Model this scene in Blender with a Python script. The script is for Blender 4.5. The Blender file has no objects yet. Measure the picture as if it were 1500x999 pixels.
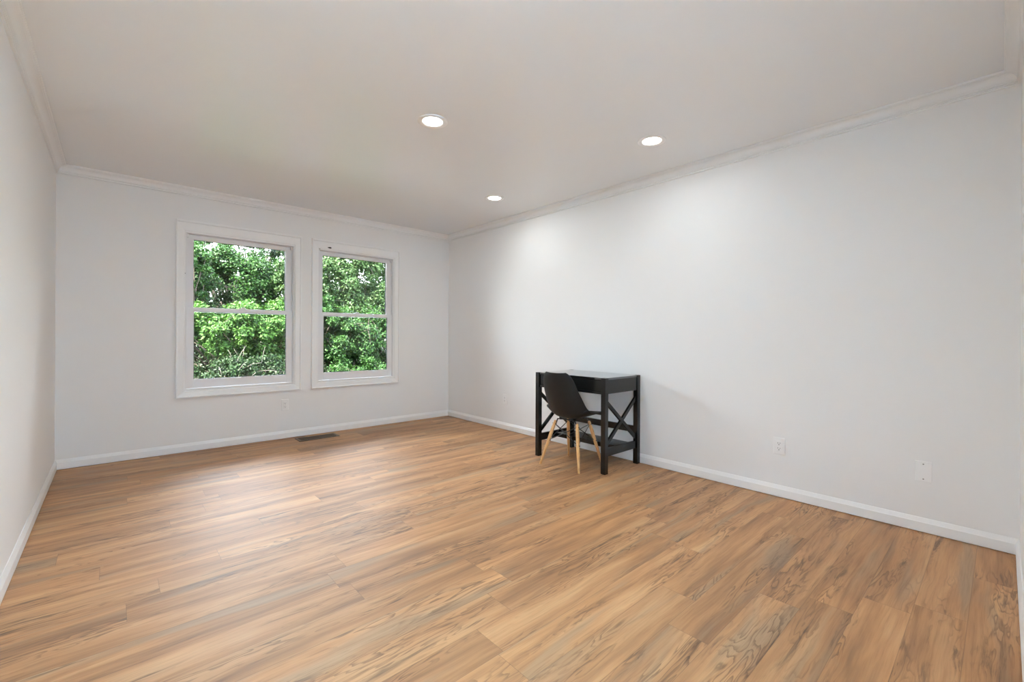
import bpy, bmesh, math, random
import numpy as np
from mathutils import Vector, Matrix

C = bpy.context.scene.collection
SC = bpy.context.scene
R = math.radians

# ------------------------------------------------------------------ room dimensions (metres)
XL, XR, YB, YN, H = -0.3448, 3.3846, 5.0528, -0.0558, 2.44
T = 0.013                      # baseboard thickness

# ------------------------------------------------------------------ camera
yaw, roll = R(41.982), R(0.296)
Rt = Vector((math.cos(yaw), -math.sin(yaw), 0)); Fw = Vector((math.sin(yaw), math.cos(yaw), 0)); Up = Vector((0, 0, 1))
rx = Rt*math.cos(roll) + Up*math.sin(roll)
ry = -Rt*math.sin(roll) + Up*math.cos(roll)
cam_data = bpy.data.cameras.new('camera')
cam = bpy.data.objects.new('camera', cam_data); C.objects.link(cam)
M = Matrix((rx, ry, -Fw)).transposed().to_4x4(); M.translation = Vector((0, 0, 1.0914))
cam.matrix_world = M
cam_data.sensor_width = 36; cam_data.lens = 648.56/1500*36
cam_data.shift_y = -7.81/1500
cam_data.clip_start = 0.01; cam_data.clip_end = 300
SC.camera = cam

# ------------------------------------------------------------------ colour management, sky, sun
SC.view_settings.view_transform = 'Standard'
try: SC.view_settings.look = 'None'
except Exception: pass
SC.view_settings.gamma = 1; SC.view_settings.use_curve_mapping = False
SC.view_settings.exposure = 0.29
SKY = 24.0           # radiance of the bright hazy sky
SUN = 118.0
LENS = 9.0           # brightness of the lit lenses themselves
LAMP = 3.9           # downlight power
HALL_FILL = 3000.0    # radiance of the unseen fill lamp added in the hall
LAMP_COL = (0.91, 0.985, 1.0)
HALL_FILL_COL = (0.56, 0.985, 1.47)  # tint of the added hall fill

SC.cycles.use_denoising = True
SC.cycles.max_bounces = 14; SC.cycles.diffuse_bounces = 8; SC.cycles.glossy_bounces = 4
SC.cycles.transparent_max_bounces = 16; SC.cycles.caustics_reflective = False; SC.cycles.caustics_refractive = False
SC.cycles.sample_clamp_indirect = 8.0

world = bpy.data.worlds.new('sky'); SC.world = world; world.use_nodes = True
wn = world.node_tree; wn.nodes.clear()
wo = wn.nodes.new('ShaderNodeOutputWorld'); bg = wn.nodes.new('ShaderNodeBackground')
tc = wn.nodes.new('ShaderNodeTexCoord'); sp = wn.nodes.new('ShaderNodeSeparateXYZ'); cr = wn.nodes.new('ShaderNodeValToRGB')
wn.links.new(tc.outputs['Generated'], sp.inputs[0]); wn.links.new(sp.outputs['Z'], cr.inputs['Fac'])
cr.color_ramp.elements[0].position = 0.0; cr.color_ramp.elements[0].color = (0.90, 0.95, 1.0, 1)
cr.color_ramp.elements[1].position = 0.9; cr.color_ramp.elements[1].color = (0.70, 0.83, 1.0, 1)
wn.links.new(cr.outputs[0], bg.inputs['Color']); bg.inputs['Strength'].default_value = SKY
wn.links.new(bg.outputs[0], wo.inputs[0])

sd = bpy.data.lights.new('sun', 'SUN'); sd.energy = SUN; sd.angle = R(0.6); sd.color = (1.0, 0.95, 0.86)
so = bpy.data.objects.new('sun', sd); C.objects.link(so)
so.rotation_euler = Vector((0.52, 0.16, -0.80)).to_track_quat('-Z', 'Y').to_euler()

# ------------------------------------------------------------------ node helpers
class NT:
    def __init__(s, name):
        s.m = bpy.data.materials.new(name); s.m.use_nodes = True; s.t = s.m.node_tree; s.t.nodes.clear()
        s.out = s.t.nodes.new('ShaderNodeOutputMaterial')
    def put(s, sock, v):
        if hasattr(v, 'is_linked') or isinstance(v, bpy.types.NodeSocket): s.t.links.new(v, sock)
        elif isinstance(v, (tuple, list)) and len(v) == 3 and sock.type == 'RGBA': sock.default_value = (*v, 1)
        else: sock.default_value = v
    def math(s, op, a, b=None, c=None, clamp=False):
        n = s.t.nodes.new('ShaderNodeMath'); n.operation = op; n.use_clamp = clamp
        for i, v in enumerate((a, b, c)):
            if v is not None: s.put(n.inputs[i], v)
        return n.outputs[0]
    def vec(s, x, y, z=0.0):
        n = s.t.nodes.new('ShaderNodeCombineXYZ')
        for i, v in enumerate((x, y, z)): s.put(n.inputs[i], v)
        return n.outputs[0]
    def sep(s, v):
        n = s.t.nodes.new('ShaderNodeSeparateXYZ'); s.put(n.inputs[0], v); return n.outputs
    def noise(s, vec, scale=1, detail=2, rough=.5, dist=0, out=0):
        n = s.t.nodes.new('ShaderNodeTexNoise')
        if vec is not None: s.put(n.inputs['Vector'], vec)
        n.inputs['Scale'].default_value = scale; n.inputs['Detail'].default_value = detail
        n.inputs['Roughness'].default_value = rough; s.put(n.inputs['Distortion'], dist)
        return n.outputs[out]
    def white(s, vec, out='Value'):
        n = s.t.nodes.new('ShaderNodeTexWhiteNoise'); n.noise_dimensions = '3D'; s.put(n.inputs['Vector'], vec); return n.outputs[out]
    def ramp(s, fac, stops, interp='LINEAR'):
        n = s.t.nodes.new('ShaderNodeValToRGB'); n.color_ramp.interpolation = interp
        e = n.color_ramp.elements
        while len(e) < len(stops): e.new(0.5)
        for k, (p, c) in enumerate(stops): e[k].position = p; e[k].color = (*c, 1) if len(c) == 3 else c
        s.put(n.inputs[0], fac); return n.outputs[0]
    def mix(s, fac, a, b, mode='MIX'):
        n = s.t.nodes.new('ShaderNodeMix'); n.data_type = 'RGBA'; n.blend_type = mode
        s.put(n.inputs[0], fac); s.put(n.inputs[6], a); s.put(n.inputs[7], b); return n.outputs[2]
    def smooth(s, v, a, b):
        n = s.t.nodes.new('ShaderNodeMapRange'); n.interpolation_type = 'SMOOTHSTEP'
        s.put(n.inputs[0], v); n.inputs[1].default_value = a; n.inputs[2].default_value = b; return n.outputs[0]
    def obj(s):
        return s.t.nodes.new('ShaderNodeTexCoord').outputs['Object']
    def bump(s, h, strength, dist=.01):
        n = s.t.nodes.new('ShaderNodeBump'); n.inputs['Strength'].default_value = strength
        n.inputs['Distance'].default_value = dist; s.put(n.inputs['Height'], h); return n.outputs[0]
    def bsdf(s, color, rough=.5, spec=.5, metal=0, normal=None, **kw):
        n = s.t.nodes.new('ShaderNodeBsdfPrincipled')
        s.put(n.inputs['Base Color'], color); s.put(n.inputs['Roughness'], rough)
        n.inputs['Specular IOR Level'].default_value = spec; n.inputs['Metallic'].default_value = metal
        if normal is not None: s.put(n.inputs['Normal'], normal)
        for k, v in kw.items(): s.put(n.inputs[k], v)
        s.t.links.new(n.outputs[0], s.out.inputs[0]); return n

def simple(name, col, rough=.5, spec=.5, metal=0, nscale=0, nstr=0.05, var=0.0):
    n = NT(name); o = n.obj(); c = col
    if var:
        f = n.noise(o, nscale or 8, 3)
        c = n.mix(f, tuple(v*(1-var) for v in col), tuple(min(1, v*(1+var)) for v in col))
    nm = None
    if nscale and nstr: nm = n.bump(n.noise(o, nscale*6, 2), nstr, .002)
    n.bsdf(c, rough, spec, metal, nm); return n.m

# ------------------------------------------------------------------ materials
MAT = {}
MAT['wall'] = simple('wall_paint', (.848, .845, .838), .6, .22, nscale=14, nstr=.04, var=.006)
MAT['ceiling'] = simple('ceiling_paint', (.865, .875, .885), .27, .5, nscale=5, nstr=.03, var=.006)
MAT['trim'] = simple('trim_paint', (.875, .875, .87), .35, .5, nscale=6, nstr=.02, var=.006)
MAT['vinyl'] = simple('window_vinyl', (.82, .815, .82), .38, .5, nscale=6, nstr=.01, var=.006)
MAT['crown'] = simple('crown_paint', (.85, .85, .845), .4, .5, nscale=6, nstr=.02, var=.006)
MAT['plate'] = simple('plate_plastic', (.875, .875, .87), .32, .5, var=.005)
MAT['black'] = simple('black_lacquer', (.0055, .0055, .005), .24, .5, var=.15)
MAT['black_top'] = simple('black_lacquer_top', (.006, .006, .0055), .06, .9, var=.15)
_b = MAT['black_top'].node_tree.nodes['Principled BSDF']; _b.inputs['Coat Weight'].default_value = 1.0; _b.inputs['Coat Roughness'].default_value = .05
MAT['shell'] = simple('black_plastic', (.0075, .0073, .007), .46, .33, nscale=60, nstr=.04, var=.08)
MAT['metal'] = simple('black_metal', (.010, .010, .012), .35, .5, var=.1)
MAT['dark'] = simple('dark_slot', (.03, .028, .026), .7, .2, var=.1)
MAT['screw'] = simple('screw_head', (.32, .31, .29), .4, .5, metal=.6, var=.1)
MAT['bronze'] = simple('brown_metal', (.12, .070, .038), .42, .5, metal=.2, var=.15, nscale=30)
MAT['pit'] = simple('vent_duct', (.012, .010, .008), .8, .2, var=.1)
MAT['stone'] = simple('exterior_stucco', (.55, .53, .49), .9, .2, nscale=20, nstr=.3, var=.05)
MAT['concrete'] = simple('bounce_concrete', (.62, .64, .66), .9, .2, nscale=9, nstr=.2, var=.08)  # pale tone of the added slab that bounces sunlight indoors
MAT['gasket'] = simple('glazing_gasket', (.03, .035, .04), .6, .3, var=.1)

def wood_leg():
    n = NT('beech_wood'); x, y, z = n.sep(n.obj())
    v = n.vec(n.math('MULTIPLY', x, 60), n.math('MULTIPLY', y, 60), n.math('MULTIPLY', z, 5))
    f = n.noise(v, 1, 4, .6, .4)
    c = n.ramp(f, [(.25, (.46, .21, .075)), (.5, (.62, .33, .125)), (.75, (.72, .42, .18))])
    n.bsdf(c, .42, .4); return n.m
MAT['beech'] = wood_leg()

def glass():
    n = NT('window_glass')
    tr = n.t.nodes.new('ShaderNodeBsdfTransparent'); tr.inputs[0].default_value = (.97, .98, .975, 1)
    gl = n.t.nodes.new('ShaderNodeBsdfGlossy'); gl.inputs['Roughness'].default_value = .02
    fr = n.t.nodes.new('ShaderNodeFresnel'); fr.inputs[0].default_value = 1.33
    mx = n.t.nodes.new('ShaderNodeMixShader')
    n.t.links.new(fr.outputs[0], mx.inputs[0]); n.t.links.new(tr.outputs[0], mx.inputs[1]); n.t.links.new(gl.outputs[0], mx.inputs[2])
    n.t.links.new(mx.outputs[0], n.out.inputs[0]); return n.m
MAT['glass'] = glass()

def lens():
    n = NT('lamp_lens'); e = n.t.nodes.new('ShaderNodeEmission')
    e.inputs[0].default_value = (1.0, .97, .92, 1); e.inputs[1].default_value = LENS
    n.t.links.new(e.outputs[0], n.out.inputs[0]); return n.m
MAT['lens'] = lens()
def fill_dome():  # glow of the added hall fill lamp
    n = NT('fill_lamp_dome'); e = n.t.nodes.new('ShaderNodeEmission')
    e.inputs[0].default_value = (*HALL_FILL_COL, 1); e.inputs[1].default_value = HALL_FILL
    n.t.links.new(e.outputs[0], n.out.inputs[0]); return n.m
MAT['fill_dome'] = fill_dome()

def floor_mat():
    n = NT('vinyl_plank_floor'); x, y, _ = n.sep(n.obj())
    W, L = 0.152, 1.22
    v = n.math('DIVIDE', n.math('ADD', y, .062), W)
    row = n.math('FLOOR', v); vf = n.math('FRACT', v)
    rr = n.white(n.vec(row, 3.7, 1.3))
    u = n.math('ADD', n.math('DIVIDE', x, L), n.math('MULTIPLY', rr, 5.0))
    col = n.math('FLOOR', u); uf = n.math('FRACT', u)
    idc = n.sep(n.white(n.vec(row, col, 7.1), 'Color'))
    px = n.math('ADD', x, n.math('MULTIPLY', idc[0], 41.0))
    py = n.math('ADD', y, n.math('MULTIPLY', idc[1], 23.0))
    pz = n.math('MULTIPLY', idc[2], 9.0)
    # slow wavering of the grain
    wav = n.noise(n.vec(n.math('MULTIPLY', px, 2.2), n.math('MULTIPLY', py, 4.0), pz), 1, 2, .5, 0)
    pw = n.math('ADD', py, n.math('MULTIPLY', n.math('SUBTRACT', wav, .5), .055))
    # broad tone
    F2 = n.noise(n.vec(n.math('MULTIPLY', px, 1.1), n.math('MULTIPLY', pw, 11), pz), 1, 3, .55, .35)
    base = n.ramp(F2, [(.24, (.205, .098, .043)), (.38, (.345, .166, .068)), (.52, (.452, .226, .094)), (.66, (.538, .294, .134)), (.82, (.575, .348, .178))])
    # greyish sapwood patches
    G = n.noise(n.vec(n.math('MULTIPLY', px, .9), n.math('MULTIPLY', pw, 9), n.math('ADD', pz, 4.4)), 1, 2, .5, .4)
    base = n.mix(n.math('MULTIPLY', n.smooth(G, .55, .70), .55), base, (.30, .215, .135))
    # cathedral rings: contour lines of a stretched field, roughened by the fibre
    fb = n.noise(n.vec(n.math('MULTIPLY', px, 6), n.math('MULTIPLY', py, 170), pz), 1, 4, .65, 0)
    F = n.noise(n.vec(n.math('MULTIPLY', px, 1.6), n.math('MULTIPLY', pw, 11.5), n.math('ADD', pz, 1.7)), 1, 3, .5, .25)
    fr = n.math('FRACT', n.math('ADD', n.math('MULTIPLY', F, 15.0), n.math('MULTIPLY', fb, .5)))
    ring = n.math('MULTIPLY', n.smooth(fr, .45, .95), n.math('SUBTRACT', 1.0, n.smooth(fr, .93, 1.0)))
    Mk = n.noise(n.vec(n.math('MULTIPLY', px, 1.3), n.math('MULTIPLY', pw, 8.5), n.math('ADD', pz, 8.2)), 1, 3, .55, .2)
    mask = n.smooth(Mk, .46, .64)
    base = n.mix(n.math('MULTIPLY', n.math('MULTIPLY', ring, mask), .68), base, (.120, .054, .022))
    # dark mineral veins
    V = n.noise(n.vec(n.math('MULTIPLY', px, 2.6), n.math('MULTIPLY', pw, 30), n.math('ADD', pz, 2.9)), 1, 5, .66, .6)
    vein = n.math('MULTIPLY', n.smooth(V, .54, .70), n.smooth(Mk, .42, .58))
    base = n.mix(n.math('MULTIPLY', vein, .82), base, (.075, .037, .018))
    # long fine streaks and fibres
    st = n.noise(n.vec(n.math('MULTIPLY', px, 1.6), n.math('MULTIPLY', pw, 62), n.math('ADD', pz, 6.1)), 1, 4, .62, .1)
    base = n.mix(n.math('MULTIPLY', n.smooth(st, .50, .72), .45), base, n.mix(1.0, base, (.60, .52, .44), 'MULTIPLY'))
    base = n.mix(n.math('MULTIPLY', n.smooth(st, .48, .28), .30), base, n.mix(1.0, base, (1.25, 1.25, 1.25), 'MULTIPLY'))
    base = n.mix(n.math('MULTIPLY', n.smooth(fb, .42, .72), .34), base, n.mix(1.0, base, (.66, .60, .54), 'MULTIPLY'))
    # tint per plank
    tint = n.ramp(idc[1], [(0, (.86, .83, .80)), (.5, (1, 1, 1)), (1, (1.12, 1.10, 1.06))])
    base = n.mix(1.0, base, tint, 'MULTIPLY')
    # joints
    ev = n.math('MULTIPLY', n.math('MINIMUM', vf, n.math('SUBTRACT', 1.0, vf)), W)
    eu = n.math('MULTIPLY', n.math('MINIMUM', uf, n.math('SUBTRACT', 1.0, uf)), L)
    e = n.math('MINIMUM', ev, eu)
    gap = n.math('SUBTRACT', 1.0, n.smooth(e, .0004, .0018))
    base = n.mix(n.math('MULTIPLY', gap, .42), base, (.12, .065, .035))
    rough = n.math('ADD', .45, n.math('MULTIPLY', fb, .10))
    nm = n.bump(n.math('SUBTRACT', n.math('MULTIPLY', fb, .25), gap), .12, .001)
    n.bsdf(base, rough, .5, 0, nm); return n.m
MAT['floor'] = floor_mat()

def leaf_mat(name, dark, mid, light, trans=.35):
    n = NT(name)
    g = n.t.nodes.new('ShaderNodeNewGeometry')
    f = g.outputs['Random Per Island']
    ns = n.noise(n.obj(), 2.6, 2)
    fac = n.math('ADD', n.math('MULTIPLY', f, .62), n.math('MULTIPLY', ns, .45), clamp=True)
    c = n.ramp(fac, [(.12, dark), (.52, mid), (.92, light)])
    p = n.bsdf(c, .55, .10)
    t = n.t.nodes.new('ShaderNodeBsdfTranslucent'); n.t.links.new(n.mix(1.0, c, (1.1, 1.25, .6), 'MULTIPLY'), t.inputs[0])
    mx = n.t.nodes.new('ShaderNodeMixShader'); mx.inputs[0].default_value = trans
    n.t.links.new(p.outputs[0], mx.inputs[1]); n.t.links.new(t.outputs[0], mx.inputs[2]); n.t.links.new(mx.outputs[0], n.out.inputs[0])
    return n.m
MAT['leaf_bright'] = leaf_mat('bright_leaves', (0.0052, 0.0156, 0.0022), (0.0134, 0.0390, 0.0052), (0.0316, 0.0688, 0.0130), .26)
MAT['leaf_mid'] = leaf_mat('green_leaves', (0.0023, 0.0086, 0.0016), (0.0070, 0.0234, 0.0037), (0.0191, 0.0487, 0.0095), .26)
MAT['leaf_dark'] = leaf_mat('dark_leaves', (0.0012, 0.0039, 0.0010), (0.0033, 0.0103, 0.0024), (0.0120, 0.0265, 0.0072), .26)
MAT['leaf_pale'] = leaf_mat('pale_leaves', (0.0044, 0.0130, 0.0031), (0.0138, 0.0328, 0.0078), (0.0390, 0.0609, 0.0234), .26)
MAT['leaf_dry'] = leaf_mat('dry_leaves', (0.0108, 0.0072, 0.0043), (0.0252, 0.0180, 0.0108), (0.0468, 0.0360, 0.0252), .26)
MAT['leaf_yellow'] = leaf_mat('yellow_leaves', (0.0504, 0.0252, 0.0050), (0.0792, 0.0432, 0.0050), (0.0972, 0.0648, 0.0126), .26)
MAT['bark'] = simple('grey_bark', (.035, .028, .022), .9, .2, nscale=25, nstr=.4, var=.35)
MAT['twig'] = simple('pale_twig', (.055, .05, .042), .85, .2, nscale=25, nstr=.2, var=.25)

def soil():
    n = NT('leaf_litter'); o = n.obj()
    a = n.noise(o, 22, 4, .7); b = n.noise(o, 3, 3)
    c = n.ramp(a, [(.3, (.008, .007, .005)), (.5, (.022, .019, .013)), (.62, (.05, .045, .033)), (.75, (.11, .10, .085))])
    c = n.mix(n.smooth(b, .45, .65), c, n.mix(1.0, c, (.5, .95, .4), 'MULTIPLY'))
    n.bsdf(c, .95, .1, 0, n.bump(a, .6, .05)); return n.m
MAT['soil'] = soil()

# ------------------------------------------------------------------ mesh helpers
class MB:
    def __init__(s): s.b = bmesh.new()
    def box(s, x0, x1, y0, y1, z0, z1, bev=0.0, seg=2):
        b = bmesh.new(); bmesh.ops.create_cube(b, size=1)
        bmesh.ops.scale(b, vec=(abs(x1-x0), abs(y1-y0), abs(z1-z0)), verts=b.verts)
        bmesh.ops.translate(b, vec=((x0+x1)/2, (y0+y1)/2, (z0+z1)/2), verts=b.verts)
        if bev: bmesh.ops.bevel(b, geom=b.edges[:], offset=bev, segments=seg, affect='EDGES', profile=.5)
        s._merge(b); return s
    def _merge(s, b, mtx=None):
        if mtx is not None: b.transform(mtx)
        me = bpy.data.meshes.new('tmp'); b.to_mesh(me); b.free(); s.b.from_mesh(me); bpy.data.meshes.remove(me)
    def bar(s, p, q, w, h, up=(0, 0, 1), bev=0.0):
        p, q = Vector(p), Vector(q); d = (q-p); L = d.length; d.normalize()
        side = d.cross(Vector(up)).normalized(); u = side.cross(d)
        b = bmesh.new(); bmesh.ops.create_cube(b, size=1); bmesh.ops.scale(b, vec=(L, w, h), verts=b.verts)
        if bev: bmesh.ops.bevel(b, geom=b.edges[:], offset=bev, segments=2, affect='EDGES', profile=.5)
        m = Matrix((d, side, u)).transposed().to_4x4(); m.translation = (p+q)/2
        s._merge(b, m); return s
    def tube(s, pts, rad, seg=12, cap=True):
        pts = [Vector(p) for p in pts]; n = len(pts)
        rad = [rad]*n if isinstance(rad, (int, float)) else rad
        rings = []
        ref = Vector((0, 0, 1))
        d0 = (pts[1]-pts[0]).normalized()
        if abs(d0.dot(ref)) > .9: ref = Vector((1, 0, 0))
        a = d0.cross(ref).normalized()
        for i, p in enumerate(pts):
            d = (pts[min(i+1, n-1)]-pts[max(i-1, 0)]).normalized()
            a = (a - d*a.dot(d)).normalized(); bb = d.cross(a)
            rings.append([s.b.verts.new(p + (a*math.cos(t)+bb*math.sin(t))*rad[i]) for t in (2*math.pi*k/seg for k in range(seg))])
        for i in range(n-1):
            for k in range(seg):
                f = s.b.faces.new((rings[i][k], rings[i][(k+1) % seg], rings[i+1][(k+1) % seg], rings[i+1][k])); f.smooth = True
        if cap:
            s.b.faces.new(rings[0][::-1]); s.b.faces.new(rings[-1])
        return s
    def lathe(s, prof, center, axis='z', seg=40):
        c = Vector(center); rings = []
        for r, h in prof:
            ring = []
            for k in range(seg):
                t = 2*math.pi*k/seg; v = (r*math.cos(t), r*math.sin(t), h)
                if axis == 'x': v = (v[2], v[0], v[1])
                if axis == 'y': v = (v[0], v[2], v[1])
                ring.append(s.b.verts.new(c+Vector(v)))
            rings.append(ring)
        for i in range(len(rings)-1):
            for k in range(seg):
                f = s.b.faces.new((rings[i][k], rings[i][(k+1) % seg], rings[i+1][(k+1) % seg], rings[i+1][k])); f.smooth = True
        return s
    def cap(s, r, h, center, seg=40):
        c = Vector(center)
        s.b.faces.new([s.b.verts.new(c+Vector((r*math.cos(2*math.pi*k/seg), r*math.sin(2*math.pi*k/seg), h))) for k in range(seg)]); return s
    def extrude(s, prof, A, B, nrm, mitreA=True, mitreB=True, smooth=False):
        """profile [(d, z)] swept from A to B; d along nrm (into the room), mitred inside corners"""
        A, B, nrm = Vector((*A, 0)), Vector((*B, 0)), Vector((*nrm, 0)); d = (B-A).normalized()
        ra = [s.b.verts.new(A + nrm*p + d*(p if mitreA else 0) + Vector((0, 0, z))) for p, z in prof]
        rb = [s.b.verts.new(B + nrm*p - d*(p if mitreB else 0) + Vector((0, 0, z))) for p, z in prof]
        n = len(prof)
        for k in range(n):
            f = s.b.faces.new((ra[k], ra[(k+1) % n], rb[(k+1) % n], rb[k])); f.smooth = smooth
        s.b.faces.new(ra[::-1]); s.b.faces.new(rb); return s
    def build(s, name, mat, parent=None, smooth=None):
        bmesh.ops.recalc_face_normals(s.b, faces=s.b.faces[:])
        me = bpy.data.meshes.new(name); s.b.to_mesh(me); s.b.free()
        if smooth:
            for p in me.polygons: p.use_smooth = True
        me.materials.append(mat)
        o = bpy.data.objects.new(name, me); C.objects.link(o)
        if parent is not None: o.parent = parent
        return o

def local(mb, loc):
    bmesh.ops.translate(mb.b, vec=-Vector(loc), verts=mb.b.verts); return mb

def tag(o, label=None, cat=None, group=None, kind=None):
    if label: o['label'] = label
    if cat: o['category'] = cat
    if group: o['group'] = group
    if kind: o['kind'] = kind
    return o
def thing(name, label, cat, loc=(0, 0, 0), group=None, kind=None):
    o = bpy.data.objects.new(name, None); C.objects.link(o); o.location = loc; o.empty_display_size = .1
    return tag(o, label, cat, group, kind)
def struct(name, mb, mat, label, cat):
    return tag(mb.build(name, mat), label, cat, None, 'structure')

# ------------------------------------------------------------------ the shell
DX0, DX1, DZ = -0.30, 1.08, 2.05        # doorway the photograph is taken from
HY = YN - 1.7                          # end of the hall behind it
struct('floor', MB().box(XL-.12, XR+.12, HY-.1, YB+.14, -.12, 0), MAT['floor'], 'warm brown wood-look plank floor', 'floor')
struct('ceiling', MB().box(XL-.12, XR+.12, HY-.1, YB+.16, H, H+.12), MAT['ceiling'], 'smooth white ceiling', 'ceiling')
struct('wall_left', MB().box(XL-.12, XL, HY-.1, YB, 0, H), MAT['wall'], 'plain white wall left of the windows', 'wall')
struct('wall_right', MB().box(XR, XR+.12, YN, YB, 0, H), MAT['wall'], 'long plain white wall behind the black desk', 'wall')
w = MB()
w.box(DX1, XR+.12, YN-.11, YN, 0, H); w.box(XL, DX0, YN-.11, YN, 0, H); w.box(DX0, DX1, YN-.11, YN, DZ, H)
struct('wall_front', w, MAT['wall'], 'white wall at the right edge, holding the doorway', 'wall')
struct('wall_hall_right', MB().box(XR+.02, XR+.12, HY, YN-.11, 0, H), MAT['wall'], 'white side wall of the hall behind the doorway', 'wall')
struct('wall_hall_end', MB().box(XL, XR+.12, HY-.1, HY, 0, H), MAT['wall'], 'white end wall of the hall behind the doorway', 'wall')

# windows: outer casing rectangles on the back wall
WZ0, WZ1 = .5015, 2.1407
WIN = [(.4191, 1.4936), (1.6006, 2.6395)]
CW, CT, CBW = .072, .115, .070           # casing widths: side, head, bottom
OPEN = [(a+CW-.012, b-CW+.012, WZ0+CBW-.012, WZ1-CT+.012) for a, b in WIN]
WT = .16
w = MB()
w.box(XL-.12, OPEN[0][0], YB, YB+WT, -.6, H); w.box(OPEN[0][1], OPEN[1][0], YB, YB+WT, -.6, H); w.box(OPEN[1][1], XR+.12, YB, YB+WT, -.6, H)
for o in OPEN:
    w.box(o[0], o[1], YB, YB+WT, -.6, o[2]); w.box(o[0], o[1], YB, YB+WT, o[3], H)
struct('wall_back', w, MAT['wall'], 'white wall pierced by the two windows', 'wall')

# baseboards and crown
BB = [(0, .005), (T, .005), (T, .056), (T-.002, .060), (.0045, .078), (.003, .081), (0, .081)]
def bb(name, A, B, n, label, ma=True, mb=True):
    struct(name, MB().extrude(BB, A, B, n, ma, mb), MAT['trim'], label, 'baseboard')
bb('baseboard_back', (XL, YB), (XR, YB), (0, -1), 'white baseboard below the windows')
bb('baseboard_right', (XR, YN), (XR, YB), (-1, 0), 'white baseboard behind the desk on the right wall')
bb('baseboard_left', (XL, YN), (XL, YB), (1, 0), 'white baseboard along the left wall')
bb('baseboard_front', (DX1+.06, YN), (XR, YN), (0, 1), 'white baseboard at the right edge', False, True)
CR = [(0, H-.072), (.011, H-.072), (.0135, H-.068), (.011, H-.063), (.006, H-.061), (.006, H-.056), (.014, H-.054), (.0145, H-.049)]
for k in range(9):
    a = k/8*math.pi/2
    CR.append((.017 + .031*(1-math.cos(a)), H-.047 + .033*math.sin(a)))
CR += [(.048, H-.011), (.055, H-.010), (.057, H-.005), (.0597, H-.005), (.0597, H), (0, H)]
def crown(name, A, B, n, label):
    struct(name, MB().extrude(CR, A, B, n), MAT['crown'], label, 'crown moulding')
crown('trim_1', (XL, YB), (XR, YB), (0, -1), 'white crown moulding above the windows')
crown('trim_2', (XR, YN), (XR, YB), (-1, 0), 'white crown moulding above the desk wall')
crown('trim_3', (XL, YN), (XL, YB), (1, 0), 'white crown moulding along the left wall')
crown('trim_4', (XL, YN), (XR, YN), (0, 1), 'white crown moulding at the upper right corner')

# door casing around the doorway (room side)
w = MB()
w.box(DX1, DX1+.06, YN, YN+.012, 0, DZ+.06, .002); w.box(XL+.001, DX0, YN, YN+.012, 0, DZ+.06, .002); w.box(DX0, DX1, YN, YN+.012, DZ, DZ+.06, .002)
struct('door_1', w, MAT['trim'], 'white casing round the doorway behind the viewpoint', 'doorway')

# ------------------------------------------------------------------ windows
def frame(mb, x0, x1, z0, z1, l, r, b, t, y0, y1, bev=.002):
    mb.box(x0, x0+l, y0, y1, z0, z1, bev); mb.box(x1-r, x1, y0, y1, z0, z1, bev)
    mb.box(x0+l-.001, x1-r+.001, y0, y1, z0, z0+b, bev); mb.box(x0+l-.001, x1-r+.001, y0, y1, z1-t, z1, bev)
    return mb
def casing_mesh(x0, x1, z0, z1):
    """mitred casing with a raised outer band and eased inner lip"""
    m = MB(); ws = (CW, CW, CBW, CT)
    prof = [(0, 0), (0, .029), (.05, .031), (.16, .031), (.20, .022), (.82, .0175), (.88, .012), (.97, .012), (1, .009), (1, 0)]
    corners = []
    for f, d in prof:
        xa, xb, za, zb = x0+CW*f, x1-CW*f, z0+CBW*f, z1-CT*f
        y = YB-d
        corners.append([m.b.verts.new(v) for v in ((xa, y, za), (xb, y, za), (xb, y, zb), (xa, y, zb))])
    for i in range(len(prof)-1):
        for k in range(4):
            m.b.faces.new((corners[i][k], corners[i][(k+1) % 4], corners[i+1][(k+1) % 4], corners[i+1][k]))
    return m
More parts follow.
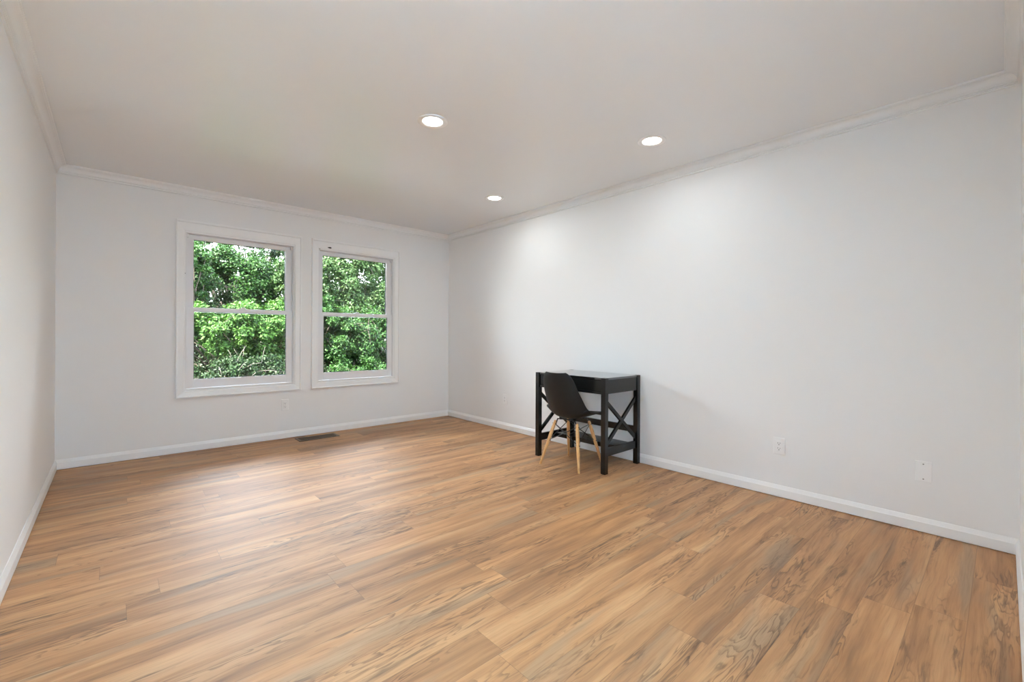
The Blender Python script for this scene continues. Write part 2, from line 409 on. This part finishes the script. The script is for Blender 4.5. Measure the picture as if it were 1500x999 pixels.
def make_window(name, x0, x1, label):
    root = tag(bpy.data.objects.new(name, None), label, 'window', None, 'structure'); C.objects.link(root)
    root.location = ((x0+x1)/2, YB, WZ0); L0 = root.location.copy()
    def part(nm, mb, mat, par=root): return local(mb, L0).build(nm, mat, par)
    casing = part('casing', casing_mesh(x0, x1, WZ0, WZ1), MAT['trim'])
    jx0, jx1, jz0, jz1 = x0+CW, x1-CW, WZ0+CBW, WZ1-CT
    jm = MB()
    frame(jm, jx0-.012, jx1+.012, jz0-.012, jz1+.012, .012, .012, .012, .012, YB-.009, YB+WT, 0)
    # inner stop, parting bead, outer stop on both sides
    for xa, xb in ((jx0, jx0+.010), (jx1-.010, jx1)):
        jm.box(xa, xb, YB-.004, YB+.016, jz0, jz1, .001)
        jm.box(xa, xb, YB+.049, YB+.054, jz0, jz1, .001)
        jm.box(xa, xb, YB+.090, YB+.12, jz0, jz1, .001)
    jm.box(jx0, jx1, YB+.090, YB+.12, jz1-.010, jz1, .001); jm.box(jx0, jx1, YB+.090, YB+.16, jz0, jz0+.012, .001)
    part('jamb', jm, MAT['vinyl'])
    sl = MB(); sl.box(jx0, jx1, YB-.006, YB+.018, jz0, jz0+.014, .002); part('sill', sl, MAT['trim'])
    def sash(nm, y0, z0, z1, b, t):
        ax0, ax1 = jx0+.002, jx1-.002; st = .064
        s = part(nm, frame(MB(), ax0, ax1, z0, z1, st, st, b, t, y0, y0+.030, .003), MAT['vinyl'])
        yg = y0+.022
        g = frame(MB(), ax0+st-.001, ax1-st+.001, z0+b-.001, z1-t+.001, .005, .005, .004, .004, yg-.004, yg+.004, 0)
        o = local(g, L0).build('gasket', MAT['gasket'], s)
        p = MB().box(ax0+st-.0015, ax1-st+.0015, yg-.002, yg+.002, z0+b-.0015, z1-t+.0015)
        local(p, L0).build('glass_pane', MAT['glass'], s)
        return s
    sash('upper_sash', YB+.056, 1.300, jz1-.001, .040, .044)
    low = sash('lower_sash', YB+.018, jz0+.014, 1.342, .082, .038)
    # lock on the meeting rail
    cx = (x0+x1)/2
    lk = MB(); lk.box(cx-.03, cx+.03, YB+.022, YB+.046, 1.342, 1.348, .002); lk.lathe([(.011, 0), (.011, .008), (.009, .010), (.0005, .010)], (cx, YB+.034, 1.348), seg=16)
    lk.box(cx-.004, cx+.026, YB+.028, YB+.038, 1.350, 1.357, .002)
    local(lk, L0).build('sash_lock', MAT['vinyl'], low)
    # guides at the top of the jamb channels
    for xx in (jx0+.010, jx1-.026):
        gm = MB().box(xx, xx+.016, YB+.019, YB+.047, jz1-.034, jz1-.001, .003)
        part('jamb_cap', gm, MAT['vinyl'])
    return root, part
w1, p1 = make_window('window_1', *WIN[0], 'left white double-hung window showing sky gaps through leaves')
w2, p2 = make_window('window_2', *WIN[1], 'right white double-hung window with dark bracket on its head casing')
def casing_hole(part, x, z, r=.004):
    m = MB().lathe([(r, 0), (r, -.0015), (.0003, -.0015)], (x, YB-.0150, z), 'y', 12); return part('screw_hole', m, MAT['dark'])
casing_hole(p1, .502, 2.052, .0045); casing_hole(p1, .865, 2.082, .003); casing_hole(p2, 1.682, 2.036, .004); casing_hole(p1, .488, 1.65, .003)
bm_ = MB().box(1.768, 1.808, YB-.024, YB-.0145, 2.056, 2.066, .003); bm_.box(1.782, 1.800, YB-.030, YB-.0145, 2.0535, 2.068, .003)
p2('bracket', bm_, MAT['dark'])['label'] = 'small dark blind bracket'

# ------------------------------------------------------------------ black desk
DX_0, DX_1, DY0, DY1, DH = 2.868, 3.368, 2.090, 2.862, .76
desk = thing('writing_desk', 'black wooden desk with X-shaped side braces standing against right wall', 'desk', ((DX_0+DX_1)/2, (DY0+DY1)/2, 0))
D0 = desk.location.copy()
def dpart(nm, mb, mat='black'): return local(mb, D0).build(nm, MAT[mat], desk)
lw = .042
for xa in (DX_0, DX_1-lw):
    for ya in (DY0, DY1-lw):
        dpart('leg', MB().box(xa, xa+lw, ya, ya+lw, 0, DH-.0008, .002))
m = MB(); out = [(DX_0+lw, DY0+.006), (DX_1-lw, DY0+.006), (DX_1-lw, DY0+lw), (DX_1-.004, DY0+lw), (DX_1-.004, DY1-lw), (DX_1-lw, DY1-lw),
       (DX_1-lw, DY1-.006), (DX_0+lw, DY1-.006), (DX_0+lw, DY1-lw), (DX_0+.008, DY1-lw), (DX_0+.008, DY0+lw), (DX_0+lw, DY0+lw)]
va = [m.b.verts.new((x, y, DH-.016)) for x, y in out]; vb = [m.b.verts.new((x, y, DH-.0008)) for x, y in out]
m.b.faces.new(va[::-1]); m.b.faces.new(vb)
for k in range(12): m.b.faces.new((va[k], va[(k+1) % 12], vb[(k+1) % 12], vb[k]))
dpart('tabletop', m, 'black_top')
for ya in (DY0+.008, DY1-.026):
    dpart('side_apron', MB().box(DX_0+lw-.002, DX_1-lw+.002, ya, ya+.018, .632, DH-.016, .001))
dpart('back_apron', MB().box(DX_1-.026, DX_1-.008, DY0+lw-.002, DY1-lw+.002, .632, DH-.016, .001))
m = MB().box(DX_0+.014, DX_0+.032, DY0+lw+.003, DY1-lw-.003, .650, DH-.020, .0015)
m.box(DX_0+.032, DX_1-.07, DY0+lw+.02, DY0+lw+.032, .655, .735); m.box(DX_0+.032, DX_1-.07, DY1-lw-.032, DY1-lw-.02, .655, .735)
m.box(DX_0+.032, DX_1-.07, DY0+lw+.02, DY1-lw-.02, .650, .656)
dpart('drawer', m)
dpart('front_rail', MB().box(DX_0+.010, DX_0+.034, DY0+lw-.002, DY1-lw+.002, .628, .648, .001))
for ya in (DY0+.011, DY1-.031):
    dpart('side_stretcher', MB().box(DX_0+lw-.002, DX_1-lw+.002, ya, ya+.020, .136, .200, .0015))
    yc = ya+.010; xa, xb = DX_0+lw-.006, DX_1-lw+.006
    dpart('cross_brace', MB().bar((xa, yc, .572), (xb, yc, .222), .018, .030, bev=.0015))
    dpart('cross_brace', MB().bar((xa, yc+.0005, .222), (xb, yc+.0005, .572), .0185, .030, bev=.0015))
dpart('back_stretcher', MB().box(DX_1-.032, DX_1-.012, DY0+lw-.002, DY1-lw+.002, .264, .320, .0015))
dpart('foot_shelf', MB().box(3.088, 3.285, DY0+.031-.001, DY1-.031+.001, .150, .186, .002))

# ------------------------------------------------------------------ chair
CH = Vector((2.93, 2.465, 0)); CA = R(6)
chair = thing('shell_chair', 'black plastic shell chair with beech dowel legs pulled up to desk', 'chair', CH)
chair.rotation_euler = (0, 0, CA)
def catmull(P, s):
    n = len(P)-1; f = min(max(s, 0), 1)*n; i = min(int(f), n-1); t = f-i
    p0, p1, p2, p3 = P[max(i-1, 0)], P[i], P[i+1], P[min(i+2, n)]
    return tuple(.5*((2*b)+(-a+c)*t+(2*a-5*b+4*c-d)*t*t+(-a+3*b-3*c+d)*t**3) for a, b, c, d in zip(p0, p1, p2, p3))
# (forward x, z, half width, cup height)
PROF = [(.232, .402, .165, -.004), (.222, .420, .195, .006), (.185, .430, .212, .018), (.12, .424, .222, .030), (.04, .410, .226, .044), (-.04, .401, .223, .060),
        (-.11, .404, .214, .080), (-.156, .428, .203, .094), (-.183, .475, .194, .092), (-.204, .540, .186, .080), (-.224, .615, .174, .064), (-.241, .690, .158, .050),
        (-.252, .738, .142, .040), (-.258, .772, .122, .032), (-.261, .790, .098, .026)]
m = MB(); NS, NTt = 56, 28; grid = []
for i in range(NS+1):
    s = i/NS; x, z, hw, cup = catmull(PROF, s)
    x2, z2, _, _ = catmull(PROF, min(s+.01, 1)); x1, z1, _, _ = catmull(PROF, max(s-.01, 0))
    tx, tz = x2-x1, z2-z1; l = math.hypot(tx, tz); nx, nz = tz/l, -tx/l      # normal facing the sitter
    row = []
    for j in range(NTt+1):
        t = -1+2*j/NTt; c = cup*(abs(t)**2.2)
        row.append(m.b.verts.new((x+nx*c, t*hw+.013*min(1, max(0, (z-.45)/.2)), z+nz*c)))
    grid.append(row)
for i in range(NS):
    for j in range(NTt):
        f = m.b.faces.new((grid[i][j], grid[i][j+1], grid[i+1][j+1], grid[i+1][j])); f.smooth = True
shell = m.build('seat_shell', MAT['shell'], chair, True)
so_ = shell.modifiers.new('thickness', 'SOLIDIFY'); so_.thickness = .006; so_.offset = 0
bv = shell.modifiers.new('edge', 'BEVEL'); bv.width = .0025; bv.segments = 2; bv.limit_method = 'ANGLE'; bv.angle_limit = R(60)
FEET = {}; TOPS = {}
for k, (sx, sy) in {'rl': (-1, 1), 'rr': (-1, -1), 'fl': (1, 1), 'fr': (1, -1)}.items():
    FEET[k] = {'rl': Vector((-.208, .195, 0)), 'rr': Vector((-.208, -.195, 0)), 'fl': Vector((.183, .172, 0)), 'fr': Vector((.157, -.190, 0))}[k]
    TOPS[k] = {'rl': Vector((-.085, .125, .366)), 'rr': Vector((-.097, -.104, .366)), 'fl': Vector((.085, .112, .366)), 'fr': Vector((.083, -.102, .366))}[k]
def leg_at(k, t): return FEET[k].lerp(TOPS[k], t)
for k in FEET:
    ts = [0, .01, .25, .5, .75, .93, .985, 1]; rs = [.0075, .0085, .0115, .0140, .0150, .0135, .0115, .008]
    lg = MB().tube([leg_at(k, t) for t in ts], rs, 20).build('leg', MAT['beech'], chair)
    lg['label'] = 'tapered beech dowel leg'
    for t in (.93, .55):
        p = leg_at(k, t); nrm = Vector((0, 1 if p.y > 0 else -1, 0))
        b = MB().tube([p-nrm*.019, p-nrm*.0185, p+nrm*.0185, p+nrm*.019], [.003, .005, .005, .003], 12)
        b.build('bolt', MAT['metal'], lg)
SIDES = [('rl', 'rr'), ('rr', 'fr'), ('fr', 'fl'), ('fl', 'rl')]
for a, b in SIDES:
    for p, q in ((a, b), (b, a)):
        m = MB().tube([leg_at(p, .93), leg_at(q, .55)], .0032, 8); m.build('cross_rod', MAT['metal'], chair)
for sx in ('r', 'f'):
    a, b = TOPS[sx+'l'], TOPS[sx+'r']; u = Vector((0, 0, .022))
    m = MB().tube([a*0.97+Vector((0, 0, -.012)), a.lerp(b, .10)+u*.75, a.lerp(b, .3)+u, a.lerp(b, .7)+u, a.lerp(b, .9)+u*.75, b*0.97+Vector((0, 0, -.012))], .006, 10)
    m.build('mounting_bracket', MAT['metal'], chair)
    for t in (.25, .75):
        c = a.lerp(b, t); MB().tube([c+Vector((0, 0, .016)), c+Vector((0, 0, .040))], .014, 14).build('shock_mount', MAT['metal'], chair)

# ------------------------------------------------------------------ recessed ceiling lights
def downlight(x, y, label, power=1.0, group='recessed ceiling lights'):
    t = thing('recessed_light', label, 'ceiling light', (x, y, H), group)
    MB().lathe([(.094, 0), (.094, -.003), (.090, -.006), (.070, -.006), (.064, -.003), (.061, 0)], (0, 0, 0)).build('trim_ring', MAT['trim'], t)
    MB().lathe([(.0618, -.0012), (.045, -.0026), (.02, -.0034), (.0004, -.0036)], (0, 0, 0)).build('lens', MAT['lens'], t)
    ld = bpy.data.lights.new('downlight_beam', 'AREA'); ld.energy = LAMP*power; ld.color = LAMP_COL
    ld.shape = 'DISK'; ld.size = .11
    lo = bpy.data.objects.new('downlight_beam', ld); C.objects.link(lo); lo.parent = t; lo.location = (0, 0, -.012)
    return t
downlight(2.770, 3.345, 'recessed ceiling light farthest back, nearest the window wall', 1.22)
downlight(1.490, 2.415, 'recessed ceiling light out in the middle of the ceiling, left of the others', 3.0)
downlight(2.755, 1.630, 'recessed ceiling light above the desk wall, nearest the viewer on the right', .78)
downlight(1.490, .700, 'added unseen fill downlight above the near floor, closest to the doorway', .5)  # unseen downlight added to lift the room's ambient light
t = thing('hall_fill_lamp', 'added unseen fill lamp in the hall behind the doorway', 'ceiling light', (2.75, YN-.95, H))  # unseen lamp added to fill the room from the front
MB().lathe([(.17, 0), (.17, -.02), (.165, -.024), (.155, -.024)], (0, 0, 0)).build('base_ring', MAT['trim'], t)
MB().lathe([(.156, -.022), (.13, -.05), (.08, -.068), (.03, -.075), (.0005, -.076)], (0, 0, 0)).build('fill_dome', MAT['fill_dome'], t)

# ------------------------------------------------------------------ outlets and plates
def plate(loc, ax, label, kind):
    t = thing('wall_plate' if kind == 'blank' else 'power_outlet', label, 'wall plate' if kind == 'blank' else 'outlet', loc, None if kind == 'blank' else 'power outlets')
    if ax == 'x': t.rotation_euler = (0, 0, R(-90))
    # local frame: plate faces -y, x across, z up
    MB().box(-.035, .035, -.0075, 0, -.057, .057, .003, 3).build('plate', MAT['plate'], t)
    if kind == 'blank':
        for z in (.0415, -.0415):
            s = MB().lathe([(.0036, -.0070), (.0036, -.0084), (.0028, -.0090), (.0002, -.0090)], (0, 0, z), 'y', 14).build('screw', MAT['screw'], t)
            s['label'] = 'dull metal screw'
    else:
        fc = MB().box(-.017, .017, -.0095, -.006, -.034, .034, .001).build('receptacle', MAT['plate'], t)
        for cz in (.0175, -.0175):
            sl = MB(); sl.box(-.0078, -.0058, -.0099, -.008, cz-.001, cz+.0075); sl.box(.0058, .0078, -.0099, -.008, cz-.0005, cz+.0065)
            sl.lathe([(.0028, -.0080), (.0028, -.0099), (.0002, -.0099)], (0, 0, cz-.0075), 'y', 12)
            sl.build('socket_slots', MAT['dark'], fc)
    return t
plate((1.342, YB, .352), 'y', 'white power outlet on the back wall below the left window corner', 'outlet')
plate((XR, 3.872, .354), 'x', 'white power outlet on right wall between desk and far corner', 'outlet')
plate((XR, 1.024, .348), 'x', 'white power outlet on right wall, in front of the desk', 'outlet')
plate((XR, .300, .341), 'x', 'white blank wall plate with two screws near the right edge', 'blank')

# ------------------------------------------------------------------ floor register
vx0, vx1, vy0, vy1 = 1.412, 1.818, 4.785, 4.958
reg = thing('floor_register', 'brown metal floor vent in front of the window wall baseboard', 'floor vent', ((vx0+vx1)/2, (vy0+vy1)/2, 0))
G0 = reg.location.copy()
m = MB(); rim = .024
m.box(vx0, vx1, vy0, vy0+rim, 0, .006, .002); m.box(vx0, vx1, vy1-rim, vy1, 0, .006, .002)
m.box(vx0, vx0+rim, vy0+rim-.001, vy1-rim+.001, 0, .006, .002); m.box(vx1-rim, vx1, vy0+rim-.001, vy1-rim+.001, 0, .006, .002)
local(m, G0).build('rim', MAT['bronze'], reg)
local(MB().box(vx0+rim-.002, vx1-rim+.002, vy0+rim-.002, vy1-rim+.002, .0004, .0012), G0).build('duct_opening', MAT['pit'], reg)
m = MB(); k = 0
x = vx0+rim+.008
while x < vx1-rim-.006:
    m.bar((x, vy0+rim-.001, .0034), (x+.004, vy1-rim+.001, .0034), .0035, .0036); x += .0175
yy = (vy0+vy1)/2
for yb_ in (yy-.028, yy, yy+.028): m.box(vx0+rim-.001, vx1-rim+.001, yb_-.003, yb_+.003, .0022, .0052)
local(m, G0).build('grille', MAT['bronze'], reg)

# ------------------------------------------------------------------ outdoors
rng = np.random.default_rng(11)
def gz(x, y):
    return -.25 + .17*np.clip(y-5.4, 0, 6) + .05*np.sin(x*1.7+y)*np.cos(y*1.3)
NX, NY = 70, 60
xs = np.linspace(-25, 29, NX); ys = np.concatenate([np.linspace(YB+.16, 10, 36), np.linspace(10.4, 60, NY-36)])
vs = [(float(a), float(b), float(gz(a, b))) for b in ys for a in xs]
fs = [(j*NX+i, j*NX+i+1, (j+1)*NX+i+1, (j+1)*NX+i) for j in range(NY-1) for i in range(NX-1)]
me = bpy.data.meshes.new('ground'); me.from_pydata(vs, [], fs); me.materials.append(MAT['soil'])
g = bpy.data.objects.new('ground', me); C.objects.link(g); tag(g, 'dark bank of soil and leaf litter outside the windows', 'ground', None, 'structure')

pt = MB(); pt.box(-9, 12, YB+WT+.001, 6.35, -.30, -.10, .01)
struct('bounce_slab', pt, MAT['concrete'], 'added unseen pale slab bouncing sunlight in through the windows', 'bounce_slab')  # unseen slab added as a reflector, throws sunlight up to the ceiling
def leaves_mesh(name, pts, nrm, size, mat, aspect=.55):
    n = len(pts)
    a = rng.normal(size=(n, 3)); nn = nrm + .75*rng.normal(size=(n, 3)); nn /= np.linalg.norm(nn, axis=1)[:, None]
    t = a - nn*(a*nn).sum(1)[:, None]; t /= np.linalg.norm(t, axis=1)[:, None]
    b = np.cross(nn, t); L = size*(.65+.7*rng.random(n))[:, None]; Wd = L*aspect*(.8+.4*rng.random(n))[:, None]
    fold = Wd*.22
    base = pts; tip = pts+t*L; l = pts+t*L*.45+b*Wd*.5+nn*fold; r = pts+t*L*.45-b*Wd*.5+nn*fold
    V = np.stack([base, r, tip, l], 1).reshape(-1, 3)
    i = np.arange(n)*4
    F = np.concatenate([np.stack([i, i+1, i+2], 1), np.stack([i, i+2, i+3], 1)], 0)
    me = bpy.data.meshes.new(name); me.vertices.add(len(V)); me.vertices.foreach_set('co', V.astype(np.float32).ravel())
    me.loops.add(len(F)*3); me.loops.foreach_set('vertex_index', F.astype(np.int32).ravel())
    me.polygons.add(len(F)); me.polygons.foreach_set('loop_start', (np.arange(len(F))*3).astype(np.int32))
    me.update(calc_edges=True); me.materials.append(mat); return me
def shrub(label, cat, base, c, rad, n, mat, size=.055, name='shrub', clumps=60, thick=.45, branches=16, bmat='bark', trunk=.016, yellow=0, twig=0):
    base = np.array([base[0], base[1], float(gz(base[0], base[1]))-.02]); c = np.array(c, float); rad = np.array(rad, float)
    root = thing(name, label, cat, tuple(base), 'trees and bushes outside the windows')
    # clump centres on a lumpy ellipsoid
    d = rng.normal(size=(clumps, 3)); d /= np.linalg.norm(d, axis=1)[:, None]
    rr = (1-thick*rng.random(clumps)**1.4)[:, None]
    cc = c + d*rad*rr
    k = rng.integers(0, clumps, n)
    off = rng.normal(size=(n, 3)); off /= np.linalg.norm(off, axis=1)[:, None]; off *= (rng.random(n)**.5)[:, None]
    cr_ = (.20*rad.mean()*(.7+.7*rng.random(clumps)))[k][:, None]
    pts = cc[k] + off*cr_*np.array([1, 1, .8])
    nrm = d[k]*.5 + off*.7 + np.array([0, -.15, .55])
    keep = pts[:, 2] > gz(pts[:, 0], pts[:, 1])+.02
    pts, nrm = pts[keep], nrm[keep]
    me = leaves_mesh('foliage', pts-base, nrm, size, mat)
    o = bpy.data.objects.new('foliage', me); C.objects.link(o); o.parent = root
    m = MB(); bv_ = Vector((0, 0, 0))
    for i in range(branches):
        e = Vector(cc[i % clumps]-base); s0 = Vector((rng.normal()*.05, rng.normal()*.05, 0))
        mid = s0.lerp(e, .5)+Vector((rng.normal()*.08, rng.normal()*.08, .08+rng.normal()*.05))
        pts_ = [s0, s0.lerp(mid, .5)+Vector((rng.normal()*.03, rng.normal()*.03, 0)), mid, mid.lerp(e, .55)+Vector((rng.normal()*.04, rng.normal()*.04, .02)), e]
        m.tube(pts_, [trunk, trunk*.8, trunk*.6, trunk*.35, trunk*.15], 6)
    if twig:
        for i in range(twig):
            q = cc[rng.integers(0, clumps)]; q = Vector(q-base)+Vector((0, -.12, 0)); dd = Vector((rng.normal(), rng.normal()*.4, rng.normal()*.8)).normalized()
            Lg = .12+.25*rng.random(); m.tube([q, q+dd*Lg*.5+Vector((0, 0, .02)), q+dd*Lg], [.0032, .0024, .0012], 5)
    m.build('branches', MAT[bmat], root)
    if yellow:
        q = np.array([1.0, 6.75, .50])-base; p = q + rng.normal(size=(yellow, 3))*np.array([.10, .08, .035])
        me = leaves_mesh('yellow_leaves', p, np.tile(np.array([0, -.5, .8]), (yellow, 1)), .05, MAT['leaf_yellow'])
        o = bpy.data.objects.new('yellow_leaves', me); C.objects.link(o); o.parent = root; o['label'] = 'few yellowed leaves'
    return root
B_ = MAT
SH = [
 ('bright green leafy bush in the lower pane of the left window', 'bush', (1.5, 7.5), (1.50, 7.35, 1.14), (1.05, .40, .44), 32000, 'leaf_bright', .042, dict(clumps=110, twig=10)),
 ('dark green bush behind the bright one, seen in the left upper pane', 'bush', (1.3, 8.5), (1.30, 8.35, 1.72), (1.25, .45, .80), 52000, 'leaf_mid', .042, dict(clumps=175, twig=24)),
 ('low dark undergrowth at the bottom of the left window', 'bush', (1.45, 6.85), (1.45, 6.85, .45), (.95, .30, .40), 22000, 'leaf_dark', .036, dict(clumps=110, branches=22, twig=60, trunk=.0042, bmat='twig', yellow=30)),
 ('yellow-green bush at the right of the left upper pane', 'bush', (2.3, 7.9), (2.28, 7.75, 2.0), (.36, .32, .56), 11000, 'leaf_pale', .042, dict(clumps=50)),
 ('grey-green sapling at the left edge of the left upper pane', 'tree', (.72, 7.8), (.80, 7.7, 1.95), (.26, .26, .46), 8000, 'leaf_mid', .040, dict(clumps=40)),
 ('pale green tree filling the upper pane of the right window', 'tree', (3.2, 8.3), (3.3, 7.95, 1.98), (1.2, .5, .86), 64000, 'leaf_pale', .044, dict(name='tree', clumps=200, twig=16)),
 ('mid green bush in the lower pane of the right window', 'bush', (3.1, 7.4), (3.2, 7.2, .98), (1.0, .36, .52), 28000, 'leaf_mid', .040, dict(clumps=130, twig=40)),
 ('deep green low bush at the foot of the right window view', 'bush', (3.0, 6.7), (3.0, 6.65, .42), (.85, .24, .26), 12000, 'leaf_mid', .036, dict(clumps=70)),
 ('dark oak branches high behind the left upper pane', 'tree', (1.75, 10.2), (1.75, 10.0, 2.75), (.95, .4, .45), 12000, 'leaf_dark', .045, dict(name='tree', clumps=60, branches=30, trunk=.04, twig=30)),
 ('round bush hidden between the two window views', 'bush', (2.45, 7.5), (2.42, 7.3, 1.25), (.50, .36, .62), 11000, 'leaf_mid', .042, dict(clumps=60)),
 ('wide green bush outside beyond the left corner', 'bush', (-.7, 8.0), (-.65, 7.8, 1.5), (1.1, .6, 1.0), 14000, 'leaf_mid', .050, dict(clumps=110)),
 ('wide green bush outside beyond the right corner', 'bush', (5.4, 8.1), (5.3, 7.9, 1.5), (1.1, .6, 1.0), 14000, 'leaf_bright', .050, dict(clumps=110)),
 ('shady dark bush deep behind the right window greenery', 'bush', (3.6, 9.6), (3.7, 9.4, 1.35), (1.5, .35, 1.0), 24000, 'leaf_dark', .055, dict(clumps=150, trunk=.02)),
 ('shady dark bush deep behind the left window greenery', 'bush', (1.2, 9.5), (1.25, 9.4, 1.0), (1.2, .3, .85), 18000, 'leaf_dark', .055, dict(clumps=130, trunk=.02)),
 ('distant dark tree behind the pale one', 'tree', (3.9, 11.2), (3.9, 11.0, 1.95), (2.1, .6, .95), 26000, 'leaf_dark', .065, dict(name='tree', clumps=160, trunk=.05)),
 ('distant dark thicket behind the left window bushes', 'bush', (.9, 11.2), (.7, 11.2, 1.75), (2.1, .6, 1.0), 26000, 'leaf_dark', .060, dict(clumps=150, trunk=.03)),
]
for lab, cat, b_, c_, r_, n_, mt, sz, kw in SH:
    shrub(lab, cat, b_, c_, r_, n_, MAT[mt], sz, **kw)
